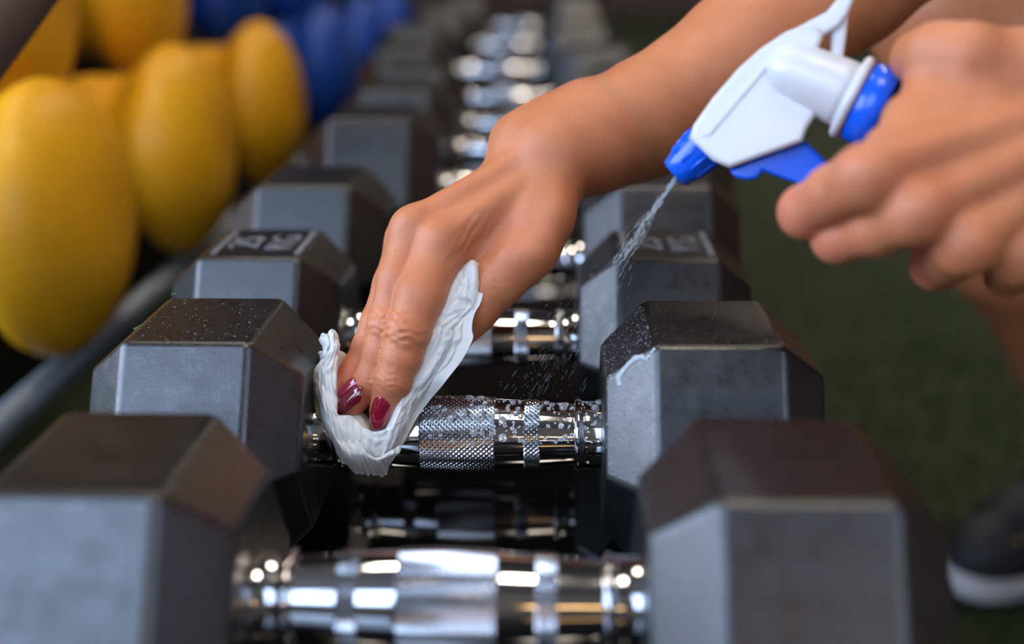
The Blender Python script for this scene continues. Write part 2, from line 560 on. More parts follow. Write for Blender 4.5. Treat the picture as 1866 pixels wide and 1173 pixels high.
def barrel(x):
    return .0166 - .0028 * min(1.0, abs(x) / .05) ** 1.6
def handle_mesh():
    prof = [(-.0525, .0135)]
    for i in range(41):
        x = -.052 + .104 * i / 40
        prof.append((x, barrel(x) - .0002))
    prof.append((.0525, .0135))
    return lathe_x('handle', prof, 64)
def collar_mesh():
    prof = [(.051, .0125), (.0512, .0152), (.0518, .0160), (.0536, .0160), (.0542, .0153), (.0555, .0151), (.0625, .0151), (.0636, .0156), (.064, .0150)]
    return lathe_x('collar', prof, 64)
def knurl_mesh(xa, xb, nd=46, pitch=.0024, amp=.00058, per=6):
    na = nd * per
    nx = max(8, int(round((xb - xa) / pitch * per)))
    U = np.arange(na) / per
    xs = np.linspace(xa, xb, nx + 1)
    Vx = (xs - xa) / pitch
    def tri(q):
        q = q - np.floor(q); return 1 - np.abs(2 * q - 1)
    hgt = np.minimum(tri(Vx[:, None] + U[None]), tri(Vx[:, None] - U[None]))
    rr = np.array([barrel(x) for x in xs])[:, None] + amp * np.clip(hgt * 1.35, 0, 1) - .0001
    rr[0] -= .0006; rr[-1] -= .0006
    a = 2 * PI * np.arange(na) / na
    V = np.stack([np.repeat(xs[:, None], na, 1), rr * np.cos(a), rr * np.sin(a)], -1).reshape(-1, 3)
    i, k = np.meshgrid(np.arange(nx), np.arange(na), indexing='ij')
    k2 = (k + 1) % na
    Q = np.stack([i * na + k, (i + 1) * na + k, (i + 1) * na + k2, i * na + k2], -1).reshape(-1, 4)
    return mesh('knurl', V, Q, False)
HANDLE, COLLAR = handle_mesh(), collar_mesh()
GRIP = knurl_mesh(-.0166, .0166)
BAND = knurl_mesh(.0290, .0362)
HEAD.materials.append(MT['rubber']); HANDLE.materials.append(MT['chrome']); COLLAR.materials.append(MT['chrome'])
GRIP.materials.append(MT['knurl']); BAND.materials.append(MT['knurl'])

def make_dumbbell(x, y, R, label, rx=0.0):
    s = R / R1
    root = empty('hex_dumbbell', (x, y, SHELF + .0005 + R * math.cos(PI / 6)))
    tag(root, label, 'dumbbell', 'hex dumbbells in a row on the black shelf')
    for sg in (-1, 1):
        h = obj('head', HEAD, None, root, (sg * HXM + sg * (HXM - HXE) * (s - 1), 0, 0))
        h.scale = (s * sg, s, s)
        if sg < 0: h.scale = (s, s, s); h.rotation_euler = (0, 0, PI)
        w = h.modifiers.new('weighted', 'WEIGHTED_NORMAL'); w.weight = 100
        c = obj('collar', COLLAR, None, root); c.rotation_euler = (0, 0, 0 if sg > 0 else PI)
        b = obj('knurled_band', BAND, None, root); b.rotation_euler = (0, 0, 0 if sg > 0 else PI)
    obj('handle', HANDLE, None, root)
    obj('knurled_grip', GRIP, None, root)
    return root

ROW = [(.0076, -.1337, .062, 'nearest blurred black hex dumbbell cut off by the bottom of the photo'),
       (0, 0, .062, 'black hex dumbbell with wet chrome handle being wiped with paper'),
       (-.0083, .1312, .062, 'black hex dumbbell just behind the wiped one, with raised markings on its heads'),
       (-.003, .268, .068, 'black hex dumbbell fourth from the front of the row, behind the one with raised markings'),
       (.012, .475, .075, 'black hex dumbbell whose chrome handle shows left of the knuckles, under the forearm'),
       (.010, .650, .076, 'blurred black hex dumbbell sixth from the front of the row'),
       (.008, .808, .077, 'blurred black hex dumbbell seventh from the front of the row'),
       (-.025, 1.01, .080, 'blurred black hex dumbbell eighth from the front of the row'),
       (-.045, 1.31, .084, 'blurred black hex dumbbell ninth from the front of the row'),
       (-.045, 1.74, .086, 'blurred black hex dumbbell tenth from the front of the row'),
       (-.04, 2.25, .086, 'farthest blurred black hex dumbbell at the top of the photo')]
BELLS = [make_dumbbell(*r) for r in ROW]

# raised marking plate on the heads of the third dumbbell
def text_mesh(s, size, ext):
    cu = bpy.data.curves.new('t', 'FONT')
    cu.body = s; cu.size = size; cu.extrude = ext; cu.align_x = 'CENTER'; cu.align_y = 'CENTER'
    o = bpy.data.objects.new('t', cu)
    me = bpy.data.meshes.new_from_object(o)
    bpy.data.objects.remove(o); bpy.data.curves.remove(cu)
    return me
T1, T2 = text_mesh('25', .024, .0006), text_mesh('KG', .022, .0006)
for hd in [c for c in BELLS[2].children if c.name.startswith('head')]:
    back = 1 if abs(hd.rotation_euler.z) < 1 else -1
    zt = R1 * math.cos(PI / 6)
    for me, dx in ((T1, -.008), (T2, .012)):
        o = obj('lettering', me, 'print', hd, (dx * back, 0, zt)); o.rotation_euler = (0, 0, (PI / 2 if back > 0 else -PI / 2))
    for dx in (-.021, .0235):
        o = box('raised_bar', (dx - .0015, -.024, zt - .001), (dx + .0015, .024, zt + .0006), 'print')
        o.location.x = dx * back; o.parent = hd

# ------------------------------------------------------------------ round vinyl dumbbells on the neighbouring rack
VR = .105
prof = [(0, .02), (-.002, .045), (-.008, .065), (-.018, .085), (-.030, .098), (-.042, .1045), (-.050, .105), (-.060, .101), (-.072, .090), (-.082, .080), (-.090, .0755), (-.098, .0745), (-.135, .0745), (-.150, .071), (-.158, .060), (-.160, .016)]
VHEAD = lathe_x('vinyl_head', prof, 56)
VH = {}
for k in ('yellow', 'blue_vinyl'):
    VH[k] = VHEAD.copy(); VH[k].materials.append(MT[k])
WLOOP = tube('loop', [(-.140, -.050, 0), (-.185, -.056, .004), (-.222, -.048, .008), (-.240, -.022, .010), (-.243, .0, .010), (-.240, .022, .010), (-.222, .048, .008), (-.185, .056, .004), (-.140, .050, 0)], [.020, .017, .0165, .0165, .0165, .0165, .0165, .017, .020], 16)
WLOOP.materials.append(MT['black_gloss'])
def make_round(x, y, z, mat, label, group, s=1.0):
    r = empty('round_weight', (x, y, z))
    r.scale = (s, s, s)
    tag(r, label, 'weight', group)
    obj('body', VH[mat], None, r)
    obj('handle', WLOOP, None, r)
    return r
yrack = empty('side_rack', (-.45, .9, FLOOR))
tag(yrack, 'dark two-tier rack carrying the yellow and blue round vinyl weights', 'rack')
XR = -.290     # right-hand ends of the round dumbbells
LOWY = [(.36, 'yellow', 'nearest large yellow round vinyl weight at the left edge of the photo'),
        (.66, 'yellow', 'middle yellow round vinyl weight of the lower tier'),
        (1.00, 'yellow', 'last yellow round vinyl weight of the lower tier, next to the blue one'),
        (1.42, 'blue_vinyl', 'nearest blue round vinyl weight of the lower tier, behind the yellow ones'),
        (1.80, 'blue_vinyl', 'second blue round vinyl weight of the lower tier'),
        (2.20, 'blue_vinyl', 'third blue round vinyl weight of the lower tier')]
for y, m, l in LOWY:
    make_round(XR, y, .012, m, l, 'round weights on the lower tier')
UPZ = .165
for y, m, l in [(.51, 'yellow', 'yellow round vinyl weight of the upper tier nearest the taupe post'), (.83, 'yellow', 'second yellow round vinyl weight of the upper tier'),
                (1.21, 'blue_vinyl', 'first blue round vinyl weight of the upper tier'), (1.61, 'blue_vinyl', 'second blue round vinyl weight of the upper tier')]:
    make_round(XR - .09, y, UPZ, m, l, 'round weights on the upper tier')
for zc, xo in ((.012, 0), (UPZ, -.09)):
    zb = zc - VR
    for xx, nm in ((-.050, 'front_rail'), (-.130, 'back_rail')):
        o = obj(nm, tube(nm, [(XR + xo + xx, y, zb - .0125 + (.0305 if nm == 'back_rail' else 0)) for y in (.0, 3.2)], .012, 16), 'grey_metal' if nm == 'front_rail' else 'black_metal'); rel(o, yrack)
o = obj('chrome_bar', tube('chrome_bar', [(XR - .12, y, UPZ - .125) for y in (1.3, 3.2)], .012, 16), 'chrome'); rel(o, yrack)
rel(box('back_panel', (-.70, .24, FLOOR), (-.68, 3.2, UPZ + .3), 'black_metal'), yrack)
for y in (1.22, 3.15):
    rel(box('upright', (-.67, y - .02, FLOOR), (-.63, y + .02, UPZ + .1), 'black_metal', bevel=.004), yrack)
    for zc, xo in ((.012, 0), (UPZ, -.09)):
        rel(box('bracket', (-.67, y - .012, zc - VR - .05), (XR + xo - .07, y + .012, zc - VR - .025), 'black_metal', bevel=.003), yrack)
# slanting taupe post, close by on the left
e = empty('rack_post', at(-60, 150, .60))
tag(e, 'slanting taupe round post in the top left corner', 'post')
pa, pb = at(-192, 220, .60), at(123, -210, .62)
base = np.array(e.location)
obj('tube', tube('post_tube', [pa - (pb - pa) * .6 - base, pa - base, pb - base, pb + (pb - pa) * .3 - base], .030, 24), 'taupe', e)
obj('end_cap', tube('post_cap', [pb + (pb - pa) * .3 - base, pb + (pb - pa) * .34 - base], .032, 24), 'black_metal', e)
o = obj('foot', tube('post_foot', [pa - (pb - pa) * .6 - base, np.array([pa[0] - .12 - base[0], pa[1] - base[1], FLOOR - base[2]])], .027, 24), 'taupe', e)

# ------------------------------------------------------------------ the person
def P(px, py, d, r):           # joint: pixel, distance (m), radius (mm)
    return (at(px, py, d), r * .001)

person = empty('person', (.6, .2, FLOOR))
tag(person, 'person with crimson nails, wiping a dumbbell and squeezing a spray bottle', 'person')
pieces = []

# --- right hand (wiping) and forearm
B0 = .490
def Q(px, py, mm, r): return P(px, py, B0 + mm * .001, r)
idx = [Q(806, 446, 3, 11.0), Q(766, 540, -6, 10.6), Q(742, 606, -10, 9.5), Q(733, 648, -10, 8.7), Q(717, 692, -9, 8.0), Q(700, 748, -4, 6.5)]
mid = [Q(756, 424, 9, 10.6), Q(728, 510, 3, 9.8), Q(708, 592, 0, 9.0), Q(696, 640, 0, 8.3), Q(678, 690, 0, 7.8), Q(640, 732, 1, 6.6)]
rng_ = [Q(746, 436, 24, 10.0), Q(718, 520, 17, 9.2), Q(692, 592, 12, 8.6), Q(674, 634, 10, 7.8), Q(654, 672, 8, 7.2), Q(624, 706, 6, 6.2)]
pky = [Q(762, 456, 40, 9.2), Q(735, 530, 36, 8.4), Q(716, 590, 32, 7.6), Q(700, 640, 28, 7.0), Q(676, 690, 22, 6.0)]
wr = Q(1008, 286, 27, 20.0)
palm = [
    (*[idx[0][0], Q(965, 352, 20, 12)[0]], .0105, .0120),
    (*[mid[0][0], Q(955, 318, 25, 12)[0]], .0102, .0125),
    (*[rng_[0][0], Q(960, 305, 40, 11)[0]], .0100, .0120),
    (*[pky[0][0], Q(965, 305, 52, 10)[0]], .0095, .0120),
    (Q(820, 460, 22, 9)[0], Q(975, 345, 38, 12)[0], .0120, .0150),   # palm filling
    (Q(790, 470, 34, 9)[0], Q(960, 340, 48, 12)[0], .0110, .0140),
    (Q(965, 330, 28, 0)[0], wr[0], .0180, .0200),
    (Q(975, 300, 44, 0)[0], Q(1008, 268, 44, 0)[0], .0150, .0165),
]
thumb = [Q(1000, 348, 18, 15.0), Q(988, 395, 10, 13.5), Q(962, 452, 6, 13.0), Q(930, 486, 7, 11.2), Q(902, 514, 8, 11.0), Q(862, 562, 9, 10.2), Q(818, 622, 9, 8.6)]
arm = [wr, P(1085, 258, .528, 22.5), P(1165, 222, .540, 26.5), P(1360, 96, .560, 31.5), P(1540, -40, .578, 35), P(1720, -170, .595, 36)]
extra = [(Q(968, 246, 46, 0)[0], Q(985, 240, 46, 0)[0], .0085, .0085),          # ulnar head at the wrist
         (Q(950, 262, 36, 0)[0], Q(1060, 222, 44, 0)[0], .0150, .0190),
         (Q(815, 455, 8, 0)[0], Q(935, 455, 14, 0)[0], .0070, .0090, .006)]      # web of the thumb

def right_field(G):
    base_f = union(G, palm, .008)
    union(G, chain(arm), .010, base_f)
    union(G, extra, .010, base_f)
    th = union(G, chain(thumb), .006)
    hand = smin(base_f, th, .0045)
    out = hand.copy()
    for fg, bump in ((idx, 1), (mid, 1), (rng_, 0), (pky, 0)):
        f = union(G, chain(fg), .003)
        # knuckle pads
        f = union(G, [(fg[2][0] - FW * .0022, fg[2][0] - FW * .0022, fg[2][1] * .84, fg[2][1] * .84, .003)], .003, f)
        out = np.minimum(out, smin(hand, f, .0055))
    # knuckle heads and tendons on the back of the hand
    kn = [(idx[0][0] - FW * .003 + UP * .0015, idx[0][0] - FW * .003 + UP * .0015, .0088, .0088),
          (mid[0][0] - FW * .003 + UP * .002, mid[0][0] - FW * .003 + UP * .002, .0088, .0088),
          (idx[0][0] - FW * .0062 + UP * .003, Q(940, 345, 9, 0)[0], .0050, .0042),
          (mid[0][0] - FW * .0050 + UP * .0045, Q(930, 300, 15, 0)[0], .0050, .0042)]
    union(G, kn, .005, out)
    # crease between the thumb and the index metacarpal
    def carve(a, b, r, k):
        sl, d = capsule(G, a, b, r, r * .6, k + 4 * G.h)
        if d.size: out[sl] = -smin(-out[sl], d, k)
    carve(Q(870, 480, -5, 0)[0], Q(924, 410, -3, 0)[0], .0024, .0035)
    carve(Q(950, 395, -12, 0)[0], Q(970, 358, -8, 0)[0], .0052, .016)             # hollow at the thumb base
    # skin folds over the finger joints
    def folds(c, a, amp, lam, sig, wide):
        c = np.array(c, np.float32); a = np.array(a) / np.linalg.norm(a)
        sl = G.sl(c - wide, c + wide); X, Y, Z = G.xyz(sl)
        s = (X - c[0]) * a[0] + (Y - c[1]) * a[1] + (Z - c[2]) * a[2]
        side = (X - c[0]) * RT[0] + (Y - c[1]) * RT[1] + (Z - c[2]) * RT[2]
        ph = 2 * PI * (s + 14 * side ** 2 + .0007 * np.sin(side * 900) + .0006 * np.sin(side * 370 + s * 500)) / lam
        out[sl] += (amp * np.exp(-(s / sig) ** 2) * np.cos(ph) * np.exp(-(side / wide * 1.3) ** 2)).astype(np.float32)
    if G.h < .0012:
        folds(idx[2][0] - FW * .009, idx[3][0] - idx[1][0], .00048, .0036, .0075, .014)
        folds(idx[4][0] - FW * .008, idx[5][0] - idx[3][0], .00035, .0029, .0050, .012)
        folds(mid[2][0] - FW * .008, mid[3][0] - mid[1][0], .00048, .0034, .0075, .013)
        folds(mid[4][0] - FW * .006, mid[5][0] - mid[3][0], .00020, .0028, .0045, .010)
        folds(Q(852, 440, 0, 0)[0], at(900, 470, .49) - at(800, 400, .49), .00032, .0040, .008, .013)
        folds(thumb[4][0] - FW * .009, thumb[5][0] - thumb[3][0], .00022, .0032, .006, .013)
    return out

def clip_faces(V, Fc, org, nrm, keep_pos):
    c = V[Fc].mean(1)
    s = (c - org) @ nrm
    return Fc[(s > 0) if keep_pos else (s < 0)]

def tuck(V, org, nrm, amt=.00015):
    """draw the coarser limb in a hair where it slides under the finer hand"""
    r = V - org; s_ = r @ nrm; rad = r - np.outer(s_, nrm); L = np.linalg.norm(rad, axis=1, keepdims=True) + 1e-9
    return V - rad / L * (amt * np.clip(1 - s_ / .02, 0, 1))[:, None]
SEAM = at(1130, 240, .534)
SN = at(1360, 96, .560) - at(1130, 240, .534); SN = SN / np.linalg.norm(SN)
def bounds(pts, pad):
    A = np.array(pts); return A.min(0) - pad, A.max(0) + pad
lo, hi = bounds([j[0] for j in idx + mid + rng_ + pky + thumb + [wr, P(1180, 215, .545, 0)]], .030)
G = Grid(lo, hi, .00085)
V, Fc = surface_nets(G, right_field(G))
Fc = clip_faces(V, Fc, SEAM, SN, False)
V = relax(V, Fc, 1, .35)
pieces.append((V, Fc))

# --- forearm, upper arms, torso, legs (coarser, the same field at the seam)
lo, hi = bounds([P(1060, 270, .525, 0)[0], arm[-1][0]], .05)
G = Grid(lo, hi, .0022)
Ff = right_field(G)
elb = arm[-1][0]
shR = np.array([.46, .33, .40])
union(G, [(elb, shR, .036, .045)], .02, Ff)
V, Fc = surface_nets(G, Ff)
Fc = clip_faces(V, Fc, SEAM - SN * .004, SN, True); V = tuck(V, SEAM, SN)
ELB_N = SN
Fc = clip_faces(V, Fc, elb - SN * .03, SN, False)
pieces.append((V, Fc))

# --- left hand (round the bottle neck)
li = [P(1578, 324, .374, 10.4), P(1520, 352, .389, 9.8), P(1468, 386, .404, 9.2), P(1484, 374, .424, 8.4), P(1520, 352, .436, 7.8), P(1560, 340, .440, 7.0)]
lm = [P(1664, 388, .373, 10.4), P(1600, 414, .387, 9.7), P(1528, 432, .403, 9.0), P(1548, 420, .424, 8.4), P(1590, 398, .437, 7.8), P(1630, 380, .441, 7.0)]
lr = [P(1756, 446, .376, 10.0), P(1732, 468, .394, 9.2), P(1706, 482, .412, 8.8), P(1726, 462, .432, 8.0), P(1762, 434, .441, 7.2)]
lp = [P(1850, 468, .383, 9.2), P(1842, 492, .398, 8.2), P(1836, 500, .412, 7.6), P(1850, 480, .430, 7.0), P(1880, 455, .437, 6.2)]
lw = P(2020, 262, .398, 23)
lpalm = [(li[0][0], P(1950, 205, .396, 0)[0], .0102, .0130), (lm[0][0], P(1965, 240, .392, 0)[0], .0102, .0130),
         (lr[0][0], P(1985, 285, .394, 0)[0], .0100, .0130), (lp[0][0], P(2000, 330, .398, 0)[0], .0095, .0130),
         (P(1650, 330, .385, 0)[0], P(1960, 220, .402, 0)[0], .0100, .0150), (P(1740, 390, .388, 0)[0], P(1970, 270, .402, 0)[0], .0105, .0160),
         (P(1840, 430, .394, 0)[0], P(1985, 300, .404, 0)[0], .0100, .0150),
         (P(1960, 235, .398, 0)[0], lw[0], .0190, .0215), (P(1990, 300, .402, 0)[0], lw[0], .0150, .0215)]
lt = [P(1960, 165, .402, 15), P(1865, 128, .396, 13.5), P(1765, 106, .393, 11.2), P(1704, 98, .399, 10.0), P(1678, 106, .411, 9.4), P(1672, 132, .432, 8.6), P(1682, 160, .446, 7.6)]
lweb = [(P(1690, 165, .398, 0)[0], P(1830, 150, .398, 0)[0], .0085, .0110), (P(1655, 215, .393, 0)[0], P(1830, 165, .398, 0)[0], .0088, .0120), (P(1620, 275, .388, 0)[0], P(1780, 200, .393, 0)[0], .0092, .0120)]
elbL = np.array([.46, -.105, .27]); shL = np.array([.50, -.02, .50])
def left_field(G):
    b = union(G, lpalm + lweb, .0065)
    union(G, [(lw[0], lw[0] + (elbL - lw[0]) * .45, .0215, .031), (lw[0] + (elbL - lw[0]) * .45, elbL, .031, .034)], .012, b)
    th = union(G, chain(lt), .006)
    hand = smin(b, th, .006)
    out = hand.copy()
    for fg in (li, lm, lr, lp):
        f = union(G, chain(fg), .003)
        f = union(G, [(fg[2][0] - FW * .001, fg[2][0] - FW * .001, fg[2][1] * .98, fg[2][1] * .98, .003)], .003, f)
        out = np.minimum(out, smin(hand, f, .0055))
    kn = []
    for fg, tx, ty, td in ((li, 1900, 205, .384), (lm, 1930, 262, .381), (lr, 1950, 310, .384), (lp, 1960, 350, .390)):
        k0 = fg[0][0] - FW * .0034 + UP * .001
        kn += [(k0, k0, .0086, .0086), (fg[0][0] - FW * .0066 + UP * .002, P(tx, ty, td - .0015, 0)[0], .0052, .0042)]
    union(G, kn, .0045, out)
    return out
lo, hi = bounds([j[0] for j in li + lm + lr + lp + lt + [lw]], .03)
G = Grid(lo, hi, .0012)
V, Fc = surface_nets(G, left_field(G))
SL = lw[0]; SLN = (elbL - lw[0]) / np.linalg.norm(elbL - lw[0])
Fc = clip_faces(V, Fc, SL, SLN, False)
V = relax(V, Fc, 1, .35)
pieces.append((V, Fc))
lo, hi = bounds([lw[0], elbL], .05)
G = Grid(lo, hi, .003)
Ff = left_field(G)
union(G, [(elbL, shL, .035, .045)], .02, Ff)
V, Fc = surface_nets(G, Ff)
Fc = clip_faces(V, Fc, SL - SLN * .004, SLN, True); V = tuck(V, SL, SLN)
Fc = clip_faces(V, Fc, elbL - SLN * .02, SLN, False)
pieces.append((V, Fc))

# --- trunk, upper arms, legs, head
kneeR, ankR = at(1734, 15, .82), np.array([.572, .556, -.262])
hipR, hipL = np.array([.74, .26, .03]), np.array([.74, .10, .01])
kneeL, ankL = np.array([.66, -.06, -.305]), np.array([1.03, -.02, -.310])
headc = np.array([.40, .17, .70])
cal, low = at(1850, 440, .90), at(1955, 640, .97)
big = [
    (elb - SN * .04, elb, .0355, .036), (elb, shR, .036, .046), (elbL - SLN * .03, elbL, .034, .035), (elbL, shL, .035, .046),
    (shR, np.array([.50, .17, .44]), .050, .060), (shL, np.array([.50, .17, .44]), .046, .060),
    (np.array([.50, .20, .42]), np.array([.62, .19, .22]), .095, .085), (np.array([.50, .12, .42]), np.array([.62, .15, .22]), .090, .085),
    (np.array([.62, .18, .22]), np.array([.73, .18, .06]), .090, .115),
    (np.array([.49, .17, .46]), np.array([.43, .17, .60]), .048, .046),
    (hipR, kneeR + (hipR - kneeR) * .12, .088, .060), (kneeR + (hipR - kneeR) * .12, kneeR, .060, .057),
    (hipL, kneeL, .088, .056),
    (kneeR, cal, .055, .053), (cal, low, .053, .046), (low, ankR, .046, .036),
    (ankR, ankR + np.array([-.085, -.055, -.05]), .036, .028),
    (kneeL, kneeL * .65 + ankL * .35, .052, .054), (kneeL * .65 + ankL * .35, ankL, .054, .034), (ankL, ankL + np.array([.06, 0, -.03]), .034, .026),
    (headc + np.array([.01, 0, .02]), headc + np.array([.02, 0, .03]), .085, .082), (headc + np.array([-.03, 0, -.05]), headc + np.array([-.045, 0, -.075]), .052, .036),
    (headc + np.array([-.085, 0, -.02]), headc + np.array([-.098, 0, -.035]), .010, .012, .008),
    (headc + np.array([-.076, .02, -.062]), headc + np.array([-.076, -.02, -.062]), .008, .008, .006),
    (headc + np.array([.015, .086, -.01]), headc + np.array([.02, .088, -.04]), .012, .010, .006),
    (headc + np.array([.015, -.086, -.01]), headc + np.array([.02, -.088, -.04]), .012, .010, .006),
]
lo, hi = bounds([b[0] for b in big] + [b[1] for b in big], .13)
G = Grid(lo, hi, .008)
Ff = union(G, big, .02)
V, Fc = surface_nets(G, Ff)
V = relax(V, Fc, 2, .5)
pieces.append((V, Fc))
# knee and shin again at finer resolution is not needed: it is far out of focus

VV, FF, o_ = [], [], 0
for V, Fc in pieces:
    used = np.unique(Fc); rm = np.full(len(V), -1); rm[used] = np.arange(len(used))
    VV.append(V[used]); FF.append(rm[Fc] + o_); o_ += len(used)
VV, FF = np.concatenate(VV), np.concatenate(FF)
body_me = mesh('body', VV - np.array(person.location), FF)
# warm flush on fingertips and knuckles: a colour of the skin itself
fl = np.zeros(len(VV))
for c, s, a in [(idx[5][0], .012, .9), (idx[4][0], .009, .5), (idx[2][0], .009, .45), (mid[5][0], .012, .9), (mid[2][0], .009, .4), (rng_[5][0], .012, .8), (idx[0][0], .012, .2),
                (thumb[2][0], .014, .35), (thumb[6][0], .014, .6), (li[2][0], .02, .6), (lm[2][0], .02, .6), (lr[2][0], .018, .6), (li[0][0], .016, .3), (lm[0][0], .016, .3)]:
    fl = np.maximum(fl, a * np.exp(-((VV - c) ** 2).sum(1) / s ** 2))
ca = body_me.color_attributes.new('flush', 'FLOAT_COLOR', 'POINT')
ca.data.foreach_set('color', np.stack([fl, fl, fl, np.ones_like(fl)], 1).astype(np.float32).ravel())
body = obj('body', body_me, 'skin', person)

# fingernails: curved, thick-edged plates
def nail(center, axis, normal, L, Wd, mat, name='fingernail', bend=.0052):
    a = Vector(axis).normalized(); n = Vector(normal); n = (n - a * n.dot(a)).normalized(); s = a.cross(n)
    nu, nv = 15, 11
    vs, fs = [], []
    for lay in (0, 1):
        for i in range(nu):
            u = i / (nu - 1) * 2 - 1
            wf = (1 - abs(u) ** 3.4) ** .5 if u > 0 else (1 - abs(u) ** 4.2) ** .5
            wf = max(wf, .12) * (1 - .10 * (u + 1) / 2)
            for j in range(nv):
                v = j / (nv - 1) * 2 - 1
                x = v * wf * Wd / 2
                zz = math.sqrt(max(1e-9, bend ** 2 - x * x)) - bend
                zz += -.0009 * u * u + (.0003 - .0003 * abs(v) ** 3 - .0002 * u ** 4 if lay == 0 else -.0004)
                vs.append(Vector(center) + a * (u * L / 2) + s * x + n * zz - Vector(person.location))
    o = nu * nv
    for i in range(nu - 1):
        for j in range(nv - 1):
            fs.append((i * nv + j, i * nv + j + 1, (i + 1) * nv + j + 1, (i + 1) * nv + j))
            fs.append((o + i * nv + j, o + (i + 1) * nv + j, o + (i + 1) * nv + j + 1, o + i * nv + j + 1))
    ring = [i * nv for i in range(nu)] + [(nu - 1) * nv + j for j in range(1, nv)] + [i * nv + nv - 1 for i in range(nu - 2, -1, -1)] + [j for j in range(nv - 2, 0, -1)]
    for q in range(len(ring)):
        a_, b_ = ring[q], ring[(q + 1) % len(ring)]
        fs.append((a_, o + a_, o + b_, b_))
    me = mesh(name, vs, fs)
    bm = bmesh.new(); bm.from_mesh(me); bmesh.ops.recalc_face_normals(bm, faces=bm.faces); bm.to_mesh(me); bm.free()
    ob = obj(name, me, mat, person)
    ob['label'] = 'crimson varnished fingernail'
    return ob
nail(at(689, 752, B0 - .0118), at(682, 782, B0 - .0085) - at(698, 722, B0 - .014), -FW + .10 * UP - .18 * RT, .0172, .0092, 'nail')
nail(at(628, 726, B0 - .0065), at(603, 748, B0 - .003) - at(652, 704, B0 - .008), -FW * .75 + .55 * UP - .45 * RT, .0182, .0094, 'nail_dark')
nail(at(631, 698, B0 - .0035), at(610, 720, B0 - .0005) - at(656, 680, B0 - .004), -FW * .45 + .6 * UP - .65 * RT, .0150, .0082, 'nail')

# --- clothing and shoe
def shell(name, prims, h, mat, k=.02, clipf=None):
    lo, hi = bounds([b[0] for b in prims] + [b[1] for b in prims], .15)
    g = Grid(lo, hi, h)
    V, Fc = surface_nets(g, union(g, prims, k))
    if clipf is not None:
        c = V[Fc].mean(1); Fc = Fc[clipf(c)]
    V = relax(V, Fc, 1)
    return obj(name, mesh(name, V - np.array(person.location), Fc), mat, person)
def grow(ps, g): return [(p[0], p[1], p[2] + g, p[3] + g) for p in ps]
shell('sports_top', grow(big[6:9], .006), .009, 'fabric', .03)
shell('shorts', grow([(hipR, hipR * .55 + kneeR * .45, .09, .078), (hipL, hipL * .55 + kneeL * .45, .09, .078), (np.array([.69, .18, .10]), np.array([.75, .18, .04]), .10, .115)], .008), .009, 'fabric', .03)
hr = shell('hair', [(headc + np.array([.03, 0, .035]), headc + np.array([.035, 0, .04]), .093, .092), (headc + np.array([.11, 0, .02]), headc + np.array([.17, 0, -.12]), .035, .022)], .008, 'hair', .02)
for sg in (1, -1):
    me = lathe_x('eye', [(-.012, .001), (-.0105, .006), (-.006, .0105), (0, .012), (.006, .0105), (.012, .001)], 16)
    ob = obj('eye', me, 'sole', person, Vector(headc + np.array([-.070, sg * .031, .008])) - Vector(person.location))

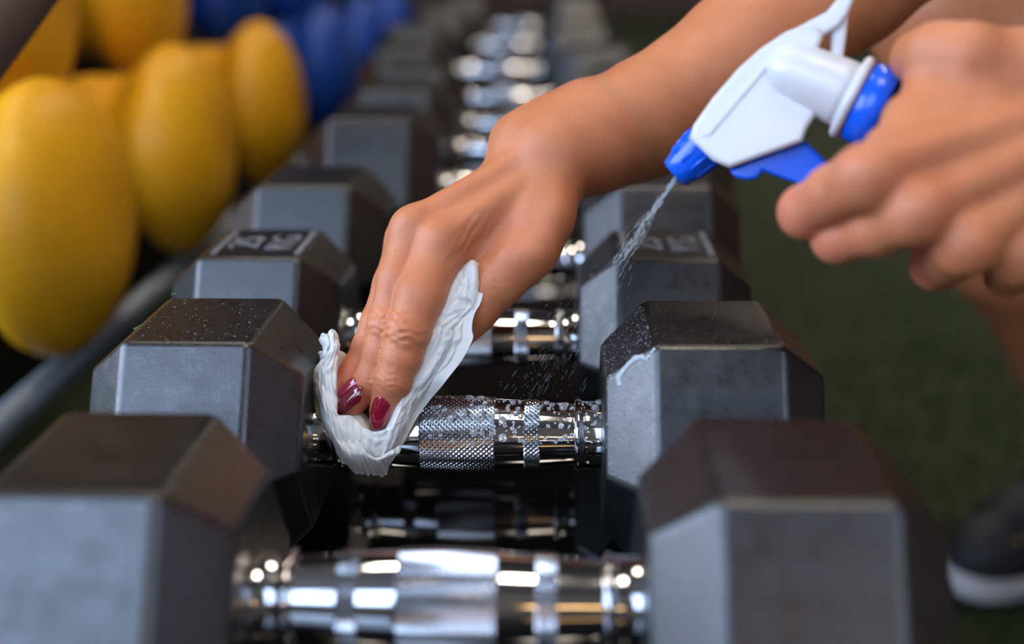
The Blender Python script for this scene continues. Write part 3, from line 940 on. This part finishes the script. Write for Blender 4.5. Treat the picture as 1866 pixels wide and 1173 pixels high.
def sneaker(toe, yaw, top, name):
    """toe: world position of the toe tip on the ground; foot points along -x turned by yaw"""
    R = np.array([[math.cos(yaw), -math.sin(yaw), 0], [math.sin(yaw), math.cos(yaw), 0], [0, 0, 1]])
    def w(x, y, z): return R @ np.array([x, y, 0]) + np.array([toe[0], toe[1], FLOOR + z])
    ploc = np.array(person.location)
    up = [(w(.045, 0, .040), w(.10, 0, .048), .031, .036), (w(.10, .0, .048), w(.17, 0, .066), .036, .040), (w(.17, 0, .066), w(.225, 0, .060), .038, .036),
          (w(.17, 0, .07), w(.195, 0, .115), .034, .036), (w(.03, .0, .034), w(.06, 0, .036), .022, .03), (w(.23, 0, .04), w(.235, 0, .09), .032, .028)]
    g = Grid(*bounds([q[0] for q in up] + [q[1] for q in up], .06), .0028)
    V, Fc = surface_nets(g, union(g, up, .016))
    c = V[Fc].mean(1)
    Fc = Fc[c[:, 2] > FLOOR + .018]
    sh = obj(name, mesh(name, relax(V, Fc, 2) - ploc, Fc), 'shoe', person)
    # sole
    out = []
    for i in range(48):
        a = 2 * PI * i / 48
        x = .128 - .128 * math.cos(a)
        wy = .043 * (1 - .16 * math.sin(PI * x / .256) ** 2 + .0) * (1.0 if x < .128 else .88)
        out.append((x, wy * math.copysign(abs(math.sin(a)) ** .75, math.sin(a))))
    vs, fs = [], []
    lev = [(.0, .95), (.004, 1.0), (.012, 1.02), (.020, 1.0), (.0235, .94)]
    for z, s in lev:
        for x, y in out:
            rise = .006 * max(0, 1 - x / .06) ** 1.5
            vs.append(w(.128 + (x - .128) * s, y * s, z + rise) - ploc)
    n = 48
    for i in range(len(lev) - 1):
        for k in range(n):
            fs.append((i * n + k, i * n + (k + 1) % n, (i + 1) * n + (k + 1) % n, (i + 1) * n + k))
    fs.append(tuple(range(n))); fs.append(tuple((len(lev) - 1) * n + k for k in range(n - 1, -1, -1)))
    obj('sole', mesh('sole', vs, fs), 'sole', sh).matrix_parent_inverse = Matrix()
    # laces with gold eyelets
    for i in range(6):
        def surf(x, ang, lift=.0):
            f = min(1, max(0, (x - .045) / .055)); cz, r = .040 + .008 * f, .031 + .005 * f
            if x > .10: g_ = (x - .10) / .07; cz, r = .048 + .018 * g_, .036 + .004 * g_
            return w(x, (r + lift) * math.cos(ang), cz + (r + lift) * math.sin(ang)) - ploc
        x = .050 + i * .015
        for sg in (-1, 1):
            a0, a1 = (math.radians(142), math.radians(45)) if sg > 0 else (math.radians(38), math.radians(135))
            pts = [surf(x + .011 * k / 6, a0 + (a1 - a0) * k / 6, .0015) for k in range(7)]
            obj('lace', tube('lace', pts, .0022, 8), 'fabric', sh)
            ea = math.radians(36 if sg > 0 else 144)
            obj('eyelet', tube('eyelet', [surf(x, ea, -.002), surf(x, ea, .0022)], [.0040, .0032], 12), 'gold', sh)
    e0 = w(.066, -.037, .052) - ploc
    tg = obj('tag', tube('tag', [e0 + np.array([0, .006, .010]), e0 + np.array([0, .0, .0]), e0 + np.array([0, -.003, -.010])], [.005, .006, .0055], 8, flat=.4), 'red', sh)
    return sh
sneaker((.400, .440), math.radians(33), None, 'sneaker')

# ------------------------------------------------------------------ spray bottle
sp = empty('spray_bottle', at(1600, 190, .425))
tag(sp, 'white trigger spray bottle with blue nozzle, trigger and collar, squeezed by the hand', 'spray bottle')
so = np.array(sp.location)
# local frame of the sprayer: e1 from nozzle towards the back, e2 up in the picture, e3 away from camera
nz = at(1262, 288, .450); bk = at(1500, 120, .434)
e1 = bk - nz; e1 /= np.linalg.norm(e1)
e3 = FW - e1 * (FW @ e1); e3 /= np.linalg.norm(e3)
e2 = np.cross(e3, e1); e2 = e2 if e2 @ UP > 0 else -e2
def extrude_px(name, pts, dep0, dep1, half, mat, parent, bevel=.0012):
    """a plate whose outline is given in pixels; depth varies linearly with px from dep0 (px 1230) to dep1 (px 1650)"""
    bm = bmesh.new()
    f, b = [], []
    for px, py in pts:
        t = (px - 1230) / 420.0
        c = at(px, py, dep0 + (dep1 - dep0) * t) - so
        f.append(bm.verts.new(c - e3 * half)); b.append(bm.verts.new(c + e3 * half))
    n = len(f)
    bm.faces.new(f); bm.faces.new(b[::-1])
    for i in range(n):
        bm.faces.new((f[i], b[i], b[(i + 1) % n], f[(i + 1) % n]))
    bmesh.ops.recalc_face_normals(bm, faces=bm.faces)
    eds = [e for e in bm.edges if all(len(x.verts) == n for x in e.link_faces) or any(len(x.verts) == n for x in e.link_faces)]
    bmesh.ops.bevel(bm, geom=eds, offset=bevel, segments=3, profile=.5, affect='EDGES')
    o = obj(name, bm_mesh(name, bm, True), mat, parent)
    w = o.modifiers.new('weighted', 'WEIGHTED_NORMAL'); w.weight = 80
    return o
D0_, D1_ = .450, .424
shroud = [(1258, 252), (1266, 228), (1300, 180), (1345, 128), (1385, 92), (1430, 62), (1475, 45), (1500, 62), (1490, 92), (1472, 110), (1500, 150), (1484, 212), (1470, 234), (1462, 258), (1330, 306), (1300, 292)]
bodyw = extrude_px('shroud', shroud, D0_, D1_, .0098, 'white_plastic', sp, .0022)
extrude_px('side_groove', [(1280, 248), (1288, 232), (1398, 112), (1404, 116), (1294, 246)], D0_ - .0096, D1_ - .0096, .0006, 'white_plastic', bodyw, .0003)
ridge = [(1262, 236), (1300, 182), (1345, 130), (1385, 94), (1440, 58), (1505, 24), (1530, -6), (1545, -40), (1575, -60), (1560, -10), (1545, 26), (1528, 50), (1470, 84), (1420, 108), (1380, 136), (1330, 190), (1285, 246)]
extrude_px('back_ridge', ridge, D0_ - .001, D1_ - .001, .0062, 'white_plastic', sp, .0018)
extrude_px('strut', [(1514, 36), (1546, 14), (1542, 60), (1534, 120), (1526, 150), (1508, 146), (1512, 100)], D0_, D1_, .0040, 'white_plastic', sp, .0015)
def lathe_between(name, a, b, prof, mat, parent, n=40):
    """profile (t along a->b in metres, radius)"""
    a, b = np.array(a), np.array(b)
    d = (b - a) / np.linalg.norm(b - a)
    me = lathe_x(name, prof, n)
    q = Vector((1, 0, 0)).rotation_difference(Vector(d))
    for v in me.vertices: v.co = q @ v.co + Vector(a - so)
    me.update()
    return obj(name, me, mat, parent)
axa, axb = at(1440, 128, .432), at(1590, 194, .4245)        # barrel axis
lathe_between('barrel', axa, axb, [(-.010, .002), (-.0085, .0055), (-.005, .0088), (0, .0110), (.012, .0122), (.020, .0126), (.024, .0126)], 'white_plastic', sp)
ax = (axb - axa) / np.linalg.norm(axb - axa)
lathe_between('flange', axa + ax * .0235, axb, [(0, .010), (.0002, .0150), (.0010, .0162), (.0032, .0162), (.004, .0152), (.0042, .010)], 'white_plastic', sp)
prof = [(0, .010), (.0002, .0142), (.001, .0152), (.0095, .0160), (.0105, .0152), (.0108, .010)]
lathe_between('collar', axa + ax * .0278, axb, prof, 'blue_plastic', sp, 60)
# bottle behind the hand
ba = axa + ax * .0385
bb = at(1960, 400, .436)
lathe_between('bottle', ba, bb, [(0, .0120), (.006, .0125), (.014, .0150), (.026, .0195), (.040, .0230), (.060, .0262), (.115, .0262), (.122, .0245), (.124, .018)], 'bottle', sp, 48)
# nozzle
na, nb = at(1246, 302, .4515), at(1300, 252, .4475)
noz = lathe_between('nozzle', na, nb, [(-.0052, .003), (-.0050, .0058), (-.0042, .0066), (.002, .0080), (.010, .0090), (.0132, .0092), (.0136, .0075)], 'blue_plastic', sp)
for k in range(10):      # grip ribs round the nozzle
    a = 2 * PI * k / 10
    d = (nb - na) / np.linalg.norm(nb - na)
    u = np.cross(d, UP); u /= np.linalg.norm(u); v = np.cross(d, u)
    rd = u * math.cos(a) + v * math.sin(a)
    obj('rib', tube('rib', [na + d * .001 + rd * .0076 - so, na + d * .011 + rd * .0088 - so], .0009, 6), 'blue_plastic', noz)
trig = [(1330, 308), (1400, 278), (1462, 252), (1502, 290), (1548, 330), (1520, 372), (1470, 338), (1440, 330), (1390, 312), (1382, 324), (1360, 328), (1340, 322)]
extrude_px('trigger', trig, D0_, D1_ + .006, .0062, 'blue_plastic', sp, .0016)

# ------------------------------------------------------------------ paper wipe
def spline_cols(cols, nu, nv):
    """columns of control points (px, py, mm) -> dense grid of world points (Catmull-Rom both ways)"""
    A = np.array(cols, float)          # (cu, cv, 3)
    def cr(A, n):
        m = len(A); t = np.linspace(0, m - 1, n); i = np.clip(t.astype(int), 0, m - 2); f = (t - i).reshape((-1,) + (1,) * (A.ndim - 1))
        p0, p1, p2, p3 = A[np.maximum(i - 1, 0)], A[i], A[i + 1], A[np.minimum(i + 2, m - 1)]
        return .5 * (2 * p1 + (p2 - p0) * f + (2 * p0 - 5 * p1 + 4 * p2 - p3) * f ** 2 + (3 * p1 - p0 - 3 * p2 + p3) * f ** 3)
    B = cr(A, nu)
    return cr(B.transpose(1, 0, 2), nv).transpose(1, 0, 2)

def value_noise(u, v, seed):
    r = np.random.default_rng(seed); T = r.uniform(-1, 1, (64, 64))
    i, j = np.floor(u).astype(int), np.floor(v).astype(int)
    f, g = u - i, v - j
    f, g = f * f * (3 - 2 * f), g * g * (3 - 2 * g)
    t = lambda a, b: T[a % 64, b % 64]
    return (t(i, j) * (1 - f) + t(i + 1, j) * f) * (1 - g) + (t(i, j + 1) * (1 - f) + t(i + 1, j + 1) * f) * g

CL_V, CL_F = [], []
def sheet(cols, nu, nv, seed, fu, fv, amp_px, amp_d, edge=0.0, ridge=0.0, thick=.0005):
    Gd = spline_cols(cols, nu, nv)
    u, v = np.meshgrid(np.linspace(0, 1, nu), np.linspace(0, 1, nv), indexing='ij')
    n1 = value_noise(u * fu, v * fv, seed) + .5 * value_noise(u * fu * 2.3, v * fv * 2.1, seed + 1)
    n2 = value_noise(u * fu + 9, v * fv + 5, seed + 2) + .5 * value_noise(u * fu * 2.3, v * fv * 2.1, seed + 3)
    Gd[..., 0] += amp_px * n1; Gd[..., 1] += amp_px * .5 * n2
    Gd[..., 2] += amp_d * n2 + ridge * np.abs(np.sin(PI * fu * u * 1.5 + 2 * n1))
    if edge:
        e = edge * value_noise(u * 26, v * 0, seed + 7)
        Gd[..., 1] += e * (v > .85) * (v - .85) / .15
    W3 = np.stack([at(a, b, B0 + c * .001) for a, b, c in Gd.reshape(-1, 3)]).reshape(nu, nv, 3)
    # thickness: offset along the sheet's own normal, rim closed
    du = np.gradient(W3, axis=0); dv = np.gradient(W3, axis=1)
    nn = np.cross(du, dv); nn /= np.linalg.norm(nn, axis=-1, keepdims=True) + 1e-12
    o = sum(len(q) for q in CL_V)
    CL_V.append((W3 + nn * thick / 2).reshape(-1, 3)); CL_V.append((W3 - nn * thick / 2).reshape(-1, 3))
    m = nu * nv
    for i in range(nu - 1):
        for j in range(nv - 1):
            a = o + i * nv + j
            CL_F.append((a, a + nv, a + nv + 1, a + 1)); CL_F.append((a + m, a + m + 1, a + m + nv + 1, a + m + nv))
    for i in range(nu - 1):
        for j in (0, nv - 1):
            a = o + i * nv + j; CL_F.append((a, a + m, a + m + nv, a + nv))
    for j in range(nv - 1):
        for i in (0, nu - 1):
            a = o + i * nv + j; CL_F.append((a, a + 1, a + m + 1, a + m))

# front pocket wall wrapped over the handle, three overlapping plies
front = [[(577, 668, 4), (576, 700, 2), (580, 738, 0), (588, 772, 0)],
         [(590, 700, -5), (592, 738, -8), (600, 782, -9), (612, 818, -2)],
         [(612, 752, -10), (618, 780, -12), (628, 820, -10), (640, 848, 0)],
         [(645, 760, -11), (650, 790, -13), (658, 828, -11), (668, 857, 1)],
         [(682, 788, -13), (684, 804, -14), (688, 832, -11), (696, 855, 1)],
         [(726, 768, -13), (722, 794, -13), (712, 822, -10), (706, 846, 0)],
         [(752, 732, -9), (744, 760, -9), (732, 790, -7), (720, 812, -2)]]
sheet(front, 90, 40, 3, 9, 4, 2.6, 1.1, edge=4, ridge=.8)
front2 = [[(px + 3, py + 8 + 3 * (i % 2), d - 1.6) for px, py, d in c] for i, c in enumerate(front[1:6])]
for c in front2: c[0] = (c[0][0], c[0][1] + 34, c[0][2]); c[1] = (c[1][0], c[1][1] + 22, c[1][2])
sheet(front2, 70, 24, 13, 8, 3, 3.0, 1.2, edge=3, ridge=1.3)
# inner bottom of the pocket, under the finger tips
inner = [[(600, 690, 12), (604, 730, 9), (612, 752, 2), (616, 770, -6)], [(640, 680, 14), (646, 735, 10), (650, 752, 2), (652, 776, -8)],
         [(690, 690, 14), (692, 752, 8), (690, 778, 0), (690, 800, -9)], [(740, 690, 12), (734, 735, 8), (728, 760, 0), (724, 790, -8)]]
sheet(inner, 40, 26, 23, 5, 4, 1.6, .8)
# crumpled left flap, three upright folds
for k, (dx, dd, top, sd) in enumerate([(0, 0, (590, 606), 31), (11, -4, (604, 600), 37), (-5, 4, (586, 640), 41)]):
    tx, ty = top
    fl_ = [[(tx - 6, ty + 4, 6 + dd), (tx - 4, ty + 40, 5 + dd), (572 + dx, 690, 4 + dd), (578 + dx, 755, 2 + dd)],
           [(tx, ty, 0 + dd), (tx + 4, ty + 34, -1 + dd), (582 + dx, 680, -2 + dd), (592 + dx, 762, -6 + dd)],
           [(tx + 6, ty + 2, 3 + dd), (tx + 14, ty + 30, 2 + dd), (604 + dx * .7, 672, 0 + dd), (606 + dx * .7, 752, -5 + dd)],
           [(tx + 3, ty + 6, 8 + dd), (tx + 12, ty + 44, 9 + dd), (606 + dx * .6, 684, 8 + dd), (612 + dx * .6, 748, 4 + dd)]]
    sheet(fl_, 40, 60, sd, 4, 9, 3.2, 1.3, ridge=1.0)
back = [[(598, 640, 9), (600, 690, 10), (606, 742, 8)], [(622, 640, 14), (628, 690, 14), (632, 742, 10)], [(652, 668, 20), (654, 700, 18), (656, 744, 12)]]
sheet(back, 24, 24, 51, 3, 4, 1.5, .8)
# right band: plies folded along the index finger
band_l = [(852, 478), (842, 492), (826, 520), (812, 556), (800, 590), (786, 614), (772, 650), (754, 690), (736, 724), (722, 760), (708, 800), (696, 836)]
band_r = [(866, 476), (874, 500), (870, 540), (858, 566), (852, 592), (856, 614), (838, 650), (804, 690), (772, 730), (748, 768), (728, 806), (702, 850)]
dl = [0, -2, -5, -7, -8, -9, -9, -9, -10, -11, -12, -12]
for ply, (sh, dd, sd) in enumerate([((-.45, .40), 0.0, 61), ((-.2, .66), 2.0, 67), ((.0, .84), 4.0, 71)]):
    cols = []
    for (lx, ly), (rx, ry), d in zip(band_l, band_r, dl):
        f = lambda s: (lx + (rx - lx) * s, ly + (ry - ly) * s)
        a, b = sh
        if len(cols) < 4: b = max(b, .99)
        dd = (0, .7, 1.4)[ply] if len(cols) < 8 else (0, 2.0, 4.0)[ply]
        cols.append([(*f(a), d + 4 + dd), (*f(a + (b - a) * .35), d - .5 + dd), (*f(a + (b - a) * .7), d - 1.2 + dd), (*f(b), d + 1.5 + dd)])
    sheet(cols, 130, 34, sd, 7, 4.5, 3.4, 1.1, ridge=1.0)
under = []
for (lx, ly), (rx, ry), d in zip(band_l, band_r, dl):
    o3 = (3.0, 1.8, 1.2) if len(under) < 8 else (8.0, 7.5, 8.0)
    under.append([(lx + (rx - lx) * .2, ly + (ry - ly) * .2, d + o3[0]), (lx + (rx - lx) * .7, ly + (ry - ly) * .7, d + o3[1]), (rx + 6, ry + 4, d + o3[2])])
sheet(under, 110, 14, 83, 6, 2, 2.0, .4)
# rounded fold at the top of the band
topf = [[(846, 500, 3), (850, 482, 0), (860, 474, 0), (870, 482, 1), (873, 506, -1)], [(840, 520, 1), (846, 496, -3), (858, 484, -4), (868, 492, -4), (872, 520, -3)], [(832, 545, 0), (842, 524, -3), (854, 512, -4), (863, 520, -5), (868, 545, -4)], [(822, 570, -1), (836, 552, -4), (848, 542, -6), (857, 548, -6), (862, 572, -5)]]
sheet(topf, 24, 30, 91, 3, 3, 1.2, .4)
cl = mesh('paper_wipe', np.concatenate(CL_V), CL_F)
wipe = obj('paper_wipe', cl, 'paper')
tag(wipe, 'crumpled white paper wipe pressed on the chrome handle by the fingertips', 'wipe')

# ------------------------------------------------------------------ water: beads, foam streak, spray
def icodrop(sub=1):
    bm = bmesh.new(); bmesh.ops.create_icosphere(bm, subdivisions=sub, radius=1.0)
    V = np.array([v.co for v in bm.verts]); Fd = np.array([[v.index for v in f.verts] for f in bm.faces]); bm.free()
    return V, Fd
IV, IF = icodrop(2)
IV1, IF1 = icodrop(1)
def scatter(items, V0=IV, F0=IF):
    """items: (center, axis matrix columns scaled)"""
    C = np.array([c for c, _ in items]); Mx = np.array([m for _, m in items])
    V = np.einsum('nij,vj->nvi', Mx, V0) + C[:, None]
    Fc = F0[None] + (np.arange(len(items)) * len(V0))[:, None, None]
    return V.reshape(-1, 3), Fc.reshape(-1, F0.shape[1])
def frame(n):
    n = n / np.linalg.norm(n); r = np.array([1.0, 0, 0]) if abs(n[0]) < .9 else np.array([0, 1.0, 0])
    u = np.cross(n, r); u /= np.linalg.norm(u); return u, np.cross(n, u), n
beads = []
for i in range(230):
    x = RNG.uniform(.006, .0635) if i > 40 else RNG.uniform(-.012, .02)
    a = math.radians(RNG.normal(118, 30))            # angle from -y over the top
    a = math.radians(RNG.uniform(8, 98))
    r = barrel(x) if x < .051 else .0152
    if abs(x) < .0166: r += .0003
    nrm = np.array([0, -math.sin(PI / 2 - (a - PI / 2)) if False else -math.cos(a - 0.0), math.sin(a)])
    rad = RNG.choice([.0004, .0006, .0009, .0013, .0019], p=[.36, .28, .2, .11, .05])
    u, v, n = frame(nrm)
    c = np.array([x, 0, 0]) + nrm * (r + rad * .12)
    beads.append((c, np.stack([u * rad, v * rad, n * rad * .55], 1)))
V, Fc = scatter(beads)
wb = obj('water_droplets', mesh('water_droplets', V, Fc), 'water')
tag(wb, 'clear water droplets beading on the wet chrome handle', 'water', kind='stuff')
# fine wet speckle on the inner facets of the right head of the wiped dumbbell
ra, rb = .0415, R1
def facet(k0, k1):
    A = np.array([HXE, ra * math.cos(PI / 3 * k0), ra * math.sin(PI / 3 * k0)]); B = np.array([HXE, ra * math.cos(PI / 3 * k1), ra * math.sin(PI / 3 * k1)])
    C = np.array([HXI, rb * math.cos(PI / 3 * k0), rb * math.sin(PI / 3 * k0)]); D = np.array([HXI, rb * math.cos(PI / 3 * k1), rb * math.sin(PI / 3 * k1)])
    n = np.cross(B - A, C - A); n /= np.linalg.norm(n)
    if n[0] > 0: n = -n
    return A, B, C, D, n
sp_items = []
for k0, k1, cnt in ((1, 2, 420), (2, 3, 900)):
    A, B, C, D, n = facet(k0, k1)
    for _ in range(cnt):
        s, t = RNG.uniform(.06, .94), RNG.uniform(.05, .95)
        c = (A * (1 - s) + B * s) * (1 - t) + (C * (1 - s) + D * s) * t
        r = RNG.choice([.00016, .00026, .0004], p=[.6, .3, .1])
        u, v, n_ = frame(n)
        sp_items.append((c + n * r * .1, np.stack([u * r, v * r, n_ * r * .6], 1)))
for _ in range(240):     # mist on the top of that head
    c = np.array([RNG.uniform(HXI, HXO), RNG.uniform(-R1 / 2, R1 / 2), R1 * math.cos(PI / 6)])
    r = RNG.choice([.00012, .0002]); sp_items.append((c, np.diag([r, r, r * .6])))
V, Fc = scatter(sp_items, IV1, IF1)
o = obj('wet_speckle', mesh('wet_speckle', V, Fc), 'water')
tag(o, 'fine spray mist beaded on the right rubber head of the wiped dumbbell', 'water', kind='stuff')
# foam streak running down the facet
A, B, C, D, n = facet(2, 3)
def on_plane(px, py):
    d = at(px, py, 1.0) - CP; return CP + d * ((A - CP) @ n) / (d @ n)
st = [(1129, 700, 1.3), (1127, 688, 1.5), (1136, 675, 1.2), (1146, 663, 1.1), (1158, 653, 1.3), (1170, 650, 1.1), (1176, 654, .8)]
pr = chain([(on_plane(x, y), r * .001) for x, y, r in st])
pr += [(on_plane(x, y), on_plane(x, y), r * .001, r * .001) for x, y, r in ((1182, 650, 1.0), (1188, 642, .9), (1192, 636, .7), (1180, 658, .5), (1116, 690, .6), (1112, 684, .5))]
g = Grid(*bounds([q[0] for q in pr] + [q[1] for q in pr], .005), .00025)
Vv, Fc = surface_nets(g, union(g, pr, .0006))
dn = (Vv - A) @ n
Vv = Vv - np.outer(dn * .5, n)
fo = obj('foam_streak', mesh('foam_streak', relax(Vv, Fc, 1), Fc), 'foam')
tag(fo, 'whitish foam streak running down the right head of the wiped dumbbell', 'foam')
# spray leaving the nozzle
n0 = at(1236, 318, .4525)
items = []
ctr = at(985, 690, .487)
main = ctr - n0; ML = np.linalg.norm(main); md = main / ML
su, sv, _ = frame(md)
def streak(c, d, ln, r):
    u, v, n_ = frame(d); items.append((c, np.stack([u * r, v * r, n_ * ln / 2], 1)))
for i in range(420):                       # dense core
    q = RNG.uniform(0, 1) ** 1.4 * .045; w = .00025 + q * .030
    c = n0 + md * q + su * RNG.normal(0, w) + sv * RNG.normal(0, w)
    streak(c, md + RNG.normal(0, .02, 3), RNG.uniform(.0015, .004), RNG.uniform(.00007, .00020) * (1.3 - q * 14))
for i in range(800):                       # spreading drops
    q = RNG.uniform(.02, ML * 1.1)
    dirv = md + su * RNG.normal(0, .085) + sv * RNG.normal(0, .085); dirv /= np.linalg.norm(dirv)
    streak(n0 + dirv * q, dirv, RNG.choice([.0008, .002, .005], p=[.6, .25, .15]), RNG.uniform(.00003, .00006))
V, Fc = scatter(items, IV1, IF1)
o = obj('water_spray', mesh('water_spray', V, Fc), 'spray')
tag(o, 'fine jet of water drops leaving the blue nozzle', 'spray', kind='stuff')

# ------------------------------------------------------------------ turf fibres and dust on the left head of the wiped dumbbell
for k, (pts, lab) in enumerate([([(244, 600), (254, 594), (262, 592)], 'green turf fibre at the front left corner of the wiped dumbbell'),
                                ([(313, 537), (318, 534), (322, 536)], 'green turf fibre at the back left corner of the wiped dumbbell')]):
    w3 = []
    for px, py in pts:
        d = at(px, py, 1.0) - CP; t = (R1 * math.cos(PI / 6) + .0006 - CP[2]) / d[2]; w3.append(CP + d * t)
    c = np.mean(w3, 0)
    o = obj('turf_fibre', tube('turf_fibre', [q - c for q in w3], .00028, 6), 'green_bit', None, c)
    tag(o, lab, 'fibre', 'turf fibres')
it = []
for _ in range(170):
    c = np.array([RNG.uniform(-HXO, -HXI), RNG.uniform(-.03, .03), R1 * math.cos(PI / 6)])
    r = RNG.choice([.00012, .0002, .0003], p=[.6, .3, .1]); it.append((c, np.diag([r * RNG.uniform(1, 2.5), r, r * .7])))
V, Fc = scatter(it, IV1, IF1)
o = obj('dust_specks', mesh('dust_specks', V, Fc), 'print')
tag(o, 'pale dust specks on the left head of the wiped dumbbell', 'dust', kind='stuff')
